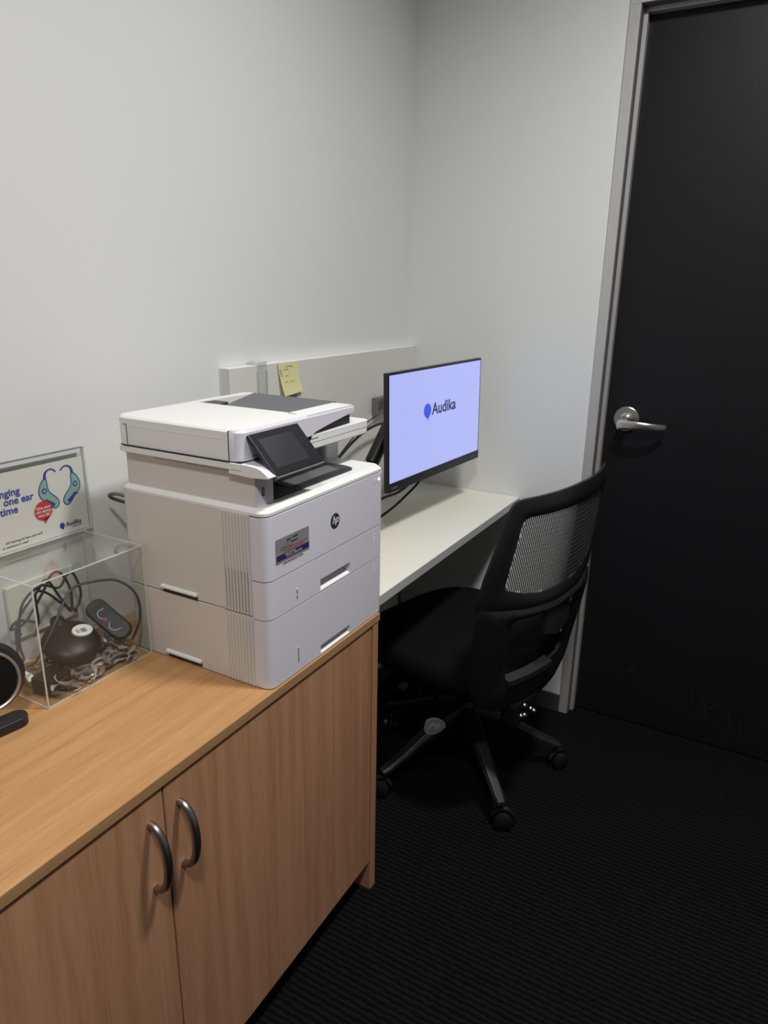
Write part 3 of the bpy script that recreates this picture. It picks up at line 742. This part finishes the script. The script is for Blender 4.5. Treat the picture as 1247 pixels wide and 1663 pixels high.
mir = lambda P: [(-.104 - p[0], p[1]) for p in P]
batt = [(-.0895, .9905), (-.0805, .995), (-.064, .983), (-.068, .978), (-.074, .9825), (-.083, .990)]
for f in (lambda P: P, mir):
    art(f(outL), M['blue'], 0, b); art(f(inset(outL, .0021)), M['mint'], .0002, b)
    art(f(batt), M['blue'], .0004, b)
    hk = cr([(-.0795, 1.031, 0), (-.078, 1.040, 0), (-.071, 1.0455, 0), (-.063, 1.045, 0), (-.0565, 1.0395, 0)], 6)
    pl = [(p.x, p.y) for p in hk]; n = len(pl); a_, c_ = [], []
    for i in range(n):
        tx, ty = pl[min(i + 1, n - 1)][0] - pl[max(i - 1, 0)][0], pl[min(i + 1, n - 1)][1] - pl[max(i - 1, 0)][1]; l = math.hypot(tx, ty)
        wd = .0031 - .0017 * min(1, i / n * 2.2); a_.append((pl[i][0] - ty / l * wd, pl[i][1] + tx / l * wd)); c_.append((pl[i][0] + ty / l * wd, pl[i][1] - tx / l * wd))
    art(f(a_ + c_[::-1]), M['blue'], .0003, b)
    c0 = (-.083, 1.010); ring = [(c0[0] + .005 * math.cos(t), c0[1] + .005 * math.sin(t)) for t in [2 * PI * i / 24 for i in range(24)]]
    art(f(ring), M['blue'], .0005, b); art(f([(c0[0] + (p[0] - c0[0]) * .52, c0[1] + (p[1] - c0[1]) * .52) for p in ring]), M['mint'], .0007, b)
b.build('heart_drawing', card)
b = MB(); rc_ = (-.0895, .9765); R_ = .0172
art([(rc_[0] + R_ * math.cos(t), rc_[1] + R_ * math.sin(t)) for t in [2 * PI * i / 40 for i in range(40)]], M['red'], .0009, b)
art([(-.092, .961), (-.078, .9645), (-.089, .9525)], M['red'], .0009, b)
for i, s_t in enumerate(('Give your', 'old device', 'new life')):
    b.text(s_t, .0072, M['white'], frame_yz(cx_ + .0013, YO + rc_[0], .980 - i * .0068), 'CENTER', bold=.012, ext=.0001)
b.build('red_speech_bubble', card)
b = MB()
for s_t, yr, z in (('nging', -.129, 1.0165), ('one ear', -.1055, 1.0015), ('time', -.1365, .986)):
    b.text(s_t, .0176, M['blue'], frame_yz(cx_ + .0004, YO + yr + .001, z), 'RIGHT', bold=.022, ext=.0001)
b.build('headline_text', card); b = MB()
for s_t, yr, z in (("old hearing aid here and we'll", -.0965, .9362), ('to someone in need.', -.1235, .9288)):
    b.text(s_t, .0058, M['ink'], frame_yz(cx_ + .0004, YO + yr, z), 'RIGHT', ext=.0001)
b.build('small_text', card); b = MB()
art([(-.0565 + .0052 * math.cos(t), .9395 + .0055 * math.sin(t)) for t in [2 * PI * i / 28 for i in range(28)]], M['blue'], .0002, b)
art([(-.058, .935), (-.0525, .9365), (-.0555, .9313)], M['blue'], .0002, b)
b.text('Audika', .0122, M['ink'], frame_yz(cx_ + .0004, YO - .049, .9355), bold=.018, ext=.0001, sx=.95)
b.text('Hearing Clinics', .0040, M['ink'], frame_yz(cx_ + .0004, YO - .036, .9312), bold=.005, ext=.0001, sx=.85)
b.build('sign_logo', card)

# ---- contents
BF = BZ0 + TH + .0004                          # inside floor
# hearing aids: one of each kind, then copies
GRP = 'used hearing aids in the clear box'
KINDS = [('silver-grey used hearing aid', M['ha1']), ('dark taupe used hearing aid', M['ha2']), ('charcoal used hearing aid', M['ha3']), ('beige used hearing aid', M['ha4'])]
protos = []
for nm, m in KINDS:
    t = thing('hearing_aid', (.03, -1.5, BF + .005), nm + ' lying in the heap inside the clear box', 'hearing aid', GRP)
    q = cr([(-.013, 0, 0), (-.005, .0028, 0), (.004, .0026, 0), (.011, -.001, 0), (.015, -.006, 0)], 4)
    n = len(q); b = MB(); b.tube(q, [.0012 + .0038 * math.sin(min(1, (i + .6) / n * 1.6) * PI * .5) * (1 - .55 * max(0, i / n - .55) / .45) for i in range(n)], m, 10, flat=.72)
    b.build('shell', t, local=True)
    b = MB(); b.tube(cr([(.0145, -.0055, 0), (.018, -.010, .001), (.016, -.017, .002), (.009, -.020, .002)], 4), .0009, M['hatube'], 6); b.build('tube', t, local=True)
    protos.append(t)
hs = []
random.seed(11)
cells = []
for i in range(8):
    for j in range(10):
        cells.append((BX0 + .026 + (i + .5) * (.120 / 8), BY0 + .022 + (j + .5) * (.172 / 10)))
n_used = [0, 0, 0, 0]
for lay in range(3):
    for ci, (x, y) in enumerate(cells):
        if lay == 2 and (y < -1.385 or (ci % 2)): continue
        if lay == 1 and ci % 3 == 0: continue
        inside_dome = (x - .095) ** 2 + (y + 1.425) ** 2 < .030 ** 2
        if inside_dome: continue
        if x < .06 and y < -1.47 and lay: continue
        if .092 < x < .150 and -1.512 < y < -1.462: continue
        kx = random.choice((0, 0, 1, 1, 2, 3)); p = protos[kx]
        z = BF + .0048 + lay * .0088 + random.uniform(0, .002)
        loc = (x + random.uniform(-.003, .003), y + random.uniform(-.003, .003), z)
        rot = (random.uniform(-.5, .5) * (lay + .3), random.uniform(-.3, .3) * (lay + .3), random.uniform(0, 2 * PI))
        if n_used[kx] == 0: p.location = loc; p.rotation_euler = rot
        else: copy_thing(p, loc, rot)
        n_used[kx] += 1

dm = thing('round_charger', (.10, -1.425, BF + .02), 'dark brown round charger with a white barcode label leaning in the clear box', 'charger')
ax = Vector((.42, -.10, .88)).normalized(); dc = Vector((.094, -1.424, .756))
b = MB(); b.lathe([(.001, -.010), (.030, -.010), (.042, -.007), (.048, 0), (.0485, .004), (.044, .011), (.034, .016), (.018, .020), (.001, .021)], M['dome'], dc, ax, 40); b.build('shell', dm)
b = MB(); b.tube(cr([dc + Vector((-.02, .0, .012)), dc + Vector((-.035, .004, .024)), dc + Vector((-.045, .01, .03))], 5), [.012] * 11, M['dome'], 12); b.build('cable_boss', dm)
uu = Vector((0, 1, 0)); uu = (uu - ax * uu.dot(ax)).normalized(); ww = ax.cross(uu)
LC = dc + ax * .0215 + uu * .020 + ww * .0
ax2 = (ax + uu * .22).normalized(); uu2 = (uu - ax2 * uu.dot(ax2)).normalized(); ww2 = ax2.cross(uu2)
LT = Matrix(((uu2.x, ww2.x, ax2.x, LC.x), (uu2.y, ww2.y, ax2.y, LC.y), (uu2.z, ww2.z, ax2.z, LC.z), (0, 0, 0, 1)))
b = MB(); b.prism([(.0195 * math.cos(t), .0135 * math.sin(t)) for t in [2 * PI * i / 28 for i in range(28)]], 2, -.003, .0006, M['paper'], LT)
for i in range(9): b.box(-.004 + i * .0012, -.004 + i * .0012 + (.0008 if i % 3 else .0004), -.006, .004, .0006, .0008, M['ink'], LT)
for i in range(5): b.box(-.013, -.006, -.004 + i * .002, -.0032 + i * .002, .0006, .0008, M['ink'], LT)
b.build('barcode_label', dm)

rm = thing('remote_control', (.11, -1.355, BF), 'black handheld streamer remote with red and blue markings leaning in the clear box', 'remote control')
e1 = Vector((.84, .10, -.50)).normalized(); nn_ = Vector((.40, -.52, .72)); nn_ = (nn_ - e1 * nn_.dot(e1)).normalized(); e2 = nn_.cross(e1)
rcx = Vector((.116, -1.359, .780))
RT = Matrix(((e1.x, e2.x, nn_.x, rcx.x), (e1.y, e2.y, nn_.y, rcx.y), (e1.z, e2.z, nn_.z, rcx.z), (0, 0, 0, 1)))
b = MB(); rr = rrect(-.047, .047, -.019, .019, .016, 7); ri = rrect(-.044, .044, -.0155, .0155, .014, 7)
b.loft([[RT @ Vector((x, y, -.008)) for x, y in ri], [RT @ Vector((x, y, -.003)) for x, y in rr], [RT @ Vector((x, y, .003)) for x, y in rr], [RT @ Vector((x, y, .007)) for x, y in ri]], M['spk']); b.build('body', rm)
b = MB(); b.prism(rrect(-.026, .034, -.011, .011, .006, 5), 2, .0071, .0076, M['pblack'], RT)
b.tube([RT @ p for p in cr([(-.020, .008, .0078), (-.022, -.004, .0078), (-.013, -.009, .0078), (-.006, -.006, .0078)], 5)], .0006, M['white'], 5)
b.tube([RT @ p for p in cr([(.008, -.004, .0078), (.014, -.010, .0078), (.024, -.008, .0078), (.030, .002, .0078)], 5)], .0006, M['white'], 5)
b.box(-.006, .000, -.007, -.002, .0076, .0079, M['red'], RT); b.box(.002, .008, -.006, -.001, .0076, .0079, M['blue'], RT)
b.build('face_markings', rm)

cc = [(.155, -1.345, .745), (.160, -1.328, .780), (.150, -1.322, .822), (.120, -1.335, .848), (.090, -1.365, .850), (.075, -1.40, .842), (.10, -1.46, .80), (.11, -1.500, .765), (.095, -1.510, .752)]
b = MB(); b.tube(cr(cc, 10), .0023, M['cable'], 8)
tag(b.build('arching_cable', origin=(.12, -1.4, .72)), 'single black cord arching from the remote across the clear box', 'cord')
b = MB()
random.seed(3)
loop = [(.060, -1.455, .800), (.062, -1.492, .820), (.058, -1.505, .808), (.060, -1.480, .812), (.056, -1.44, .848), (.050, -1.415, .872), (.048, -1.395, .868), (.055, -1.385, .835), (.064, -1.395, .800),
        (.060, -1.41, .83), (.050, -1.425, .866), (.050, -1.445, .852), (.055, -1.49, .815), (.058, -1.500, .760), (.056, -1.505, .745), (.056, -1.490, .745), (.060, -1.495, .78), (.058, -1.480, .842), (.055, -1.44, .862),
        (.052, -1.405, .845), (.05, -1.385, .862), (.048, -1.370, .858), (.055, -1.365, .82), (.062, -1.39, .800), (.052, -1.43, .845), (.055, -1.452, .850), (.050, -1.45, .80), (.048, -1.46, .772)]
b.tube(cr(loop, 10), .0023, M['cable'], 8)
tag(b.build('coiled_cable', origin=(.06, -1.45, .72)), 'tangled coil of black cable at the back of the clear box', 'cable')
b = MB(); T = Matrix.Translation((.122, -1.486, BF + .013)) @ Matrix.Rotation(.25, 4, 'Z')
b.prism(rrect(-.022, .022, -.026, .022, .006, 5), 2, -.0125, .012, M['dome'], T); b.box(.0205, .0223, -.015, .010, .0045, .0052, M['greyp'], T)
tag(b.build('charging_case', origin=(.122, -1.486, BF), bevel=.0015), 'small black rectangular charging case in the near corner of the clear box', 'case')
b = MB(); q = cr([(.075, -1.519, BF + .018), (.080, -1.512, BF + .024), (.090, -1.507, BF + .022), (.098, -1.506, BF + .014)], 5)
b.tube(q, .0065, M['white'], 8, flat=.45)
tag(b.build('white_clip', origin=(.09, -1.51, BF)), 'small bright white curved clip at the left end of the clear box', 'clip')

# ================================================================== round speaker at the left edge
sp = thing('desk_speaker', (.16, -1.60, CZ), 'round black device with thin silver rim on a black foot, cut by left photo edge', 'speaker')
axs = Vector((.86, -.38, .34)).normalized(); scn = Vector((.160, -1.613, .797))
b = MB(); b.lathe([(.001, -.050), (.022, -.048), (.040, -.040), (.051, -.026), (.053, -.012), (.049, -.004), (.046, 0)], M['spk'], scn + axs * .0 + Vector((0, 0, .006)), axs, 48); b.build('housing', sp)
b = MB(); b.lathe([(.0385, .0), (.0435, .0), (.0445, .003), (.0425, .0058), (.0405, .005)], M['silver'], scn, axs, 48, ring=True); b.build('rim', sp)
b = MB(); b.lathe([(.001, .0045), (.03, .0040), (.0395, .0025), (.040, -.002)], M['spkcloth'], scn, axs, 48); b.build('face', sp)
b = MB()
L = [Vector((.150, -1.66, 0)), Vector((.190, -1.66, 0))]
q = rrect(-.10, .048, -.0165, .0165, .0155, 8); T = Matrix.Translation((.158, -1.612, 0)) @ Matrix.Rotation(1.42, 4, 'Z')
b.prism(q, 2, CZ + .0005, CZ + .016, M['spk'], T); b.build('foot', sp, bevel=.002)
b = MB(); b.tube([(.150, -1.625, CZ + .012), (.150, -1.615, .765)], .011, M['spk'], 12); b.build('stem', sp)

# ================================================================== office chair
HUB = (.437, -.423, 0); CA = math.atan2(.243, -.97)
ch = thing('office_chair', HUB, 'black mesh-back swivel office chair facing the white desk', 'chair', rz=CA)
# local frame: +x = facing direction, y = minus sideways
LP = lambda d, s, z: Vector((d, -s, z))
S0 = -.030


def dback(s, z):
    t = (z - .45) / .48; t = max(-.3, min(1.1, t))
    return -(.236 + .055 * t + .012 * math.sin(max(0, t) * PI)) + (.055 if s < S0 else .043) * ((s - S0) / .23) ** 2


def shell_ring(outer, inner, th, m, name, front=0.0, steps=3):
    b = MB(); n = len(outer); k = b.mi(m)
    rows = []
    for st in range(steps + 1):
        t = st / steps; rows.append([(o[0] + (i[0] - o[0]) * t, o[1] + (i[1] - o[1]) * t) for o, i in zip(outer, inner)])
    def P(s, z, off): return LP(dback(s, z) + off + front, s, z)
    sec = []
    for ti, row in enumerate(rows):
        dome = th * (.5 + .5 * math.sin(PI * ti / steps)); sec.append([P(s, z, -dome) for s, z in row])
    for row in reversed(rows): sec.append([P(s, z, 0) for s, z in row])
    b.loft(sec, m, ring=True)
    return b.build(name, ch, local=True, angle=.9)


def resample(P, n):
    P = [Vector((p[0], p[1], 0)) for p in P]; L = [0]
    for i in range(len(P)): L.append(L[-1] + (P[(i + 1) % len(P)] - P[i]).length)
    out = []; j = 0
    for k in range(n):
        d = L[-1] * k / n
        while L[j + 1] < d: j += 1
        t = (d - L[j]) / max(1e-9, L[j + 1] - L[j]); q = P[j].lerp(P[(j + 1) % len(P)], t); out.append((q.x, q.y))
    return out


def angmatch(outer, inner, c, n=96):
    """sample both outlines at the same angles about c"""
    def ray(P, a):
        best = None; dx, dy = math.cos(a), math.sin(a)
        for i in range(len(P)):
            x1, y1 = P[i][0] - c[0], P[i][1] - c[1]; x2, y2 = P[(i + 1) % len(P)][0] - c[0], P[(i + 1) % len(P)][1] - c[1]
            den = dx * (y2 - y1) - dy * (x2 - x1)
            if abs(den) < 1e-12: continue
            t = (x1 * (y2 - y1) - y1 * (x2 - x1)) / den; u_ = (x1 * dy - y1 * dx) / den
            if t > 0 and -1e-9 <= u_ <= 1 + 1e-9: best = t if best is None else max(best, t)
        return (c[0] + dx * best, c[1] + dy * best)
    return [ray(outer, 2 * PI * i / n) for i in range(n)], [ray(inner, 2 * PI * i / n) for i in range(n)]


# upper frame with mesh window
oute = [(-.225, .902), (-.212, .917), (-.19, .921), (0.0, .928), (.20, .928), (.240, .926), (.256, .914), (.240, .86), (.214, .80), (.200, .74), (.194, .69), (.192, .655), (.16, .645), (.07, .632), (-.03, .628), (-.124, .630), (-.224, .642), (-.276, .655), (-.276, .68), (-.268, .74), (-.248, .82)]
inne = [(-.195, .862), (-.188, .872), (-.175, .876), (.18, .878), (.194, .874), (.200, .862), (.172, .76), (.160, .722), (.150, .708), (.09, .684), (.03, .672), (-.03, .669), (-.09, .672), (-.154, .682), (-.212, .702), (-.218, .715), (-.212, .76)]
oA, iA = angmatch(oute, inne, (S0, .78), 140)
shell_ring(oA, iA, .014, M['chair'], 'back_frame')
# woven mesh: slanted strands and fine cross threads
b = MB(); k = b.mi(M['mesh'])
def inside(s, z):
    P = iA; c = False; j = len(P) - 1
    for i in range(len(P)):
        if (P[i][1] > z) != (P[j][1] > z) and s < (P[j][0] - P[i][0]) * (z - P[i][1]) / (P[j][1] - P[i][1]) + P[i][0]: c = not c
        j = i
    return c
sl = .42
for i in range(-30, 110):
    s_b = -.25 + i * .0058
    run = []
    for j in range(15):
        z = .664 + j * .0152; s = s_b - sl * (z - .664)
        if inside(s, z) or inside(s, z + .008) or inside(s, z - .008): run.append((s, z))
        else:
            if len(run) > 1: break
            run = []
    if len(run) < 2: continue
    wd = .0017
    L = [[LP(dback(s, z) - .004, s - wd, z), LP(dback(s, z) - .004, s + wd, z), LP(dback(s, z) - .005, s + wd, z), LP(dback(s, z) - .005, s - wd, z)] for s, z in run]
    b.loft(L, M['mesh'])
for j in range(18):
    z = .668 + j * .012; run = []
    for i in range(16):
        s = -.22 + i * .0285
        if inside(s, z): run.append((s, z))
    if len(run) < 2: continue
    L = [[LP(dback(s, zz) - .0052, s, zz - .0005), LP(dback(s, zz) - .0052, s, zz + .0005), LP(dback(s, zz) - .006, s, zz)] for s, zz in run]
    b.loft(L, M['mesh'])
b.build('mesh_panel', ch, local=True)
# lower support shell
oute = [(-.276, .660), (-.272, .60), (-.266, .52), (-.254, .43), (-.225, .38), (-.17, .350), (-.03, .340), (.10, .350), (.16, .38), (.190, .43), (.200, .52), (.198, .60), (.192, .660), (.10, .642), (-.03, .636), (-.144, .642)]
inne = [(-.185, .610), (-.180, .54), (-.165, .455), (-.15, .440), (-.03, .436), (.07, .440), (.085, .455), (.095, .54), (.100, .610), (.09, .618), (-.03, .612), (-.174, .618)]
oB, iB = angmatch(oute, inne, (S0, .52), 96)
shell_ring(oB, iB, .020, M['chair'], 'back_support', front=-.004)
b = MB(); L = []
for i in range(13):
    s = -.165 + i * .17 / 12; L.append([LP(dback(s, .44) - .030, s, .432), LP(dback(s, .44) - .030, s, .446), LP(dback(s, .44) - .004, s, .452), LP(dback(s, .44) - .004, s, .430)])
b.loft(L, M['base']); b.build('back_crossbar', ch, local=True)
b = MB(); L = []
for i in range(7):
    s = -.07 + i * .115 / 6; L.append([LP(dback(s, .6) - .018, s, .535 + .02 * abs(i - 3) / 3), LP(dback(s, .6) - .018, s, .62), LP(dback(s, .6) - .006, s, .62), LP(dback(s, .6) - .006, s, .535 + .02 * abs(i - 3) / 3)])
b.loft(L, M['base']); b.build('lumbar_tab', ch, local=True)
# back bracket under the seat
b = MB(); b.tube(cr([LP(-.06, S0, .385), LP(-.16, S0, .365), LP(-.215, S0, .37), LP(-.235, S0, .42)], 6), [.030] * 19, M['chair'], 10, flat=.4); b.build('back_bracket', ch, local=True)
for (d, s, z) in ((-.2505, -.092, .350), (-.2505, -.105, .325), (-.2505, -.088, .320), (-.2505, -.060, .326), (-.2505, -.043, .312)):
    b = MB(); b.lathe([(.006, 0), (.0055, .004), (.003, .006), (.0003, .0065)], M['chrome'], LP(d, s, z), (-.8, .2, .5), 14); b.build('bolt', ch, local=True)
b = MB(); b.box(-.250, -.205, .025, .135, .300, .362, M['fabric']); b.build('bolt_plate', ch, local=True, bevel=.006)
# seat cushion
b = MB(); loops = []
for (k_, z) in ((.80, .392), (.93, .396), (.985, .408), (1.0, .430), (.995, .452), (.96, .468), (.88, .477), (.6, .480), (.25, .478)):
    lp = []
    for i in range(48):
        a = 2 * PI * i / 48; c_, s_2 = math.cos(a), math.sin(a); e_ = 2.0 / 3.4
        x = math.copysign(abs(c_) ** e_, c_) * .236 * k_; y = math.copysign(abs(s_2) ** e_, s_2) * .250 * k_
        lp.append(LP(x + .005, y + S0, z + (-.012 * max(0, (x / .236)) ** 3)))
    loops.append(lp)
b.loft(loops, M['fabric']); b.build('seat', ch, local=True, angle=1.2)
b = MB(); b.prism([(-.17, -.19), (.17, -.19), (.17, .19), (-.17, .19)], 2, .378, .3925, M['chair']); b.build('seat_pan', ch, local=True, bevel=.01)
b = MB(); b.box(-.10, .10, -.075, .075, .335, .378, M['chair']); b.build('tilt_mechanism', ch, local=True, bevel=.008)
# lever with label paddle, on the camera side
b = MB(); b.tube([LP(.0, -.07, .352), LP(-.03, -.16, .345), LP(-.055, -.215, .325)], .006, M['chair'], 8); lv = b.build('lever', ch, local=True)
PC = LP(-.085, -.246, .283); PT = Matrix.Translation(PC) @ (Matrix.Rotation(-CA, 4, 'Z') @ Matrix(((.87, .10, .48, 0), (.49, -.15, -.86, 0), (-.02, .98, -.19, 0), (0, 0, 0, 1))))
pp = [(-.026, .004), (-.022, .018), (-.008, .027), (.006, .026), (.022, .016), (.028, .002), (.018, -.012), (.002, -.024), (-.012, -.028), (-.022, -.020), (-.027, -.008)]
b = MB(); b.prism([(p.x, p.y) for p in cr([(x, y, 0) for x, y in pp], 4, True)], 2, -.003, .003, M['lid'], PT); pd = b.build('lever_paddle', ch, local=True)
b = MB(); b.prism([(-.020, -.006), (-.016, -.010), (-.004, .008), (.002, .000), (.008, .002), (.014, .010), (.010, .014), (.004, .007), (-.003, .016), (-.008, .015)], 2, .003, .0035, mat('tag_green', (.35, .45, .25), .5), PT)
b.prism([(-.001, -.003), (.010, -.001), (.014, .004), (.013, -.002), (.004, -.006)], 2, .003, .0034, M['mint'], PT); b.build('paddle_sticker', pd, local=True)
# gas column and five-star base
b = MB(); b.lathe([(.026, .20), (.026, .27), (.016, .272), (.016, .336)], M['chair'], (0, 0, 0), seg=24); b.build('gas_column', ch, local=True)
b = MB(); b.lathe([(.026, .150), (.038, .162), (.040, .205), (.030, .222)], M['base'], (0, 0, 0), seg=28); b.build('base_hub', ch, local=True)
for i in range(5):
    a = math.radians(26 - 72 * i) - CA; u_ = Vector((math.cos(a), math.sin(a), 0)); sdv = Vector((-u_.y, u_.x, 0)); L = []
    for t, h, w_, zc in ((.02, .022, .027, .192), (.07, .020, .023, .178), (.15, .016, .020, .140), (.225, .012, .0175, .102), (.268, .010, .0165, .084), (.288, .007, .012, .078)):
        L.append([u_ * t + sdv * (w_ * x) + Vector((0, 0, zc + h * z)) for x, z in ((-1, -.7), (-1, .3), (-.62, 1), (.62, 1), (1, .3), (1, -.7))])
    b = MB(); b.loft(L, M['base']); leg = b.build('base_leg', ch, local=True, bevel=.002)
    c0 = u_ * .274; ca = a + [.5, 1.2, -.8, 2.2, .3][i]; wdir = Vector((math.cos(ca), math.sin(ca), 0)); axd = Vector((-wdir.y, wdir.x, 0)); wc = c0 + Vector((0, 0, .0255)) + wdir * .012
    b = MB()
    for sg in (-1, 1): b.lathe([(.001, 0), (.020, 0), (.0248, .003), (.0248, .015), (.020, .018), (.001, .0185)], M['chair'], wc + axd * sg * .006, axd * sg, 28)
    b.tube([c0 + Vector((0, 0, .045)), c0 + Vector((0, 0, .072))], .008, M['chair'], 10)
    b.tube([wc + wdir * .029 * math.cos(t_) + Vector((0, 0, .029 * math.sin(t_))) for t_ in [PI * j / 12 - .2 for j in range(13)]], .006, M['chair'], 8)
    b.build('caster', leg, local=True)
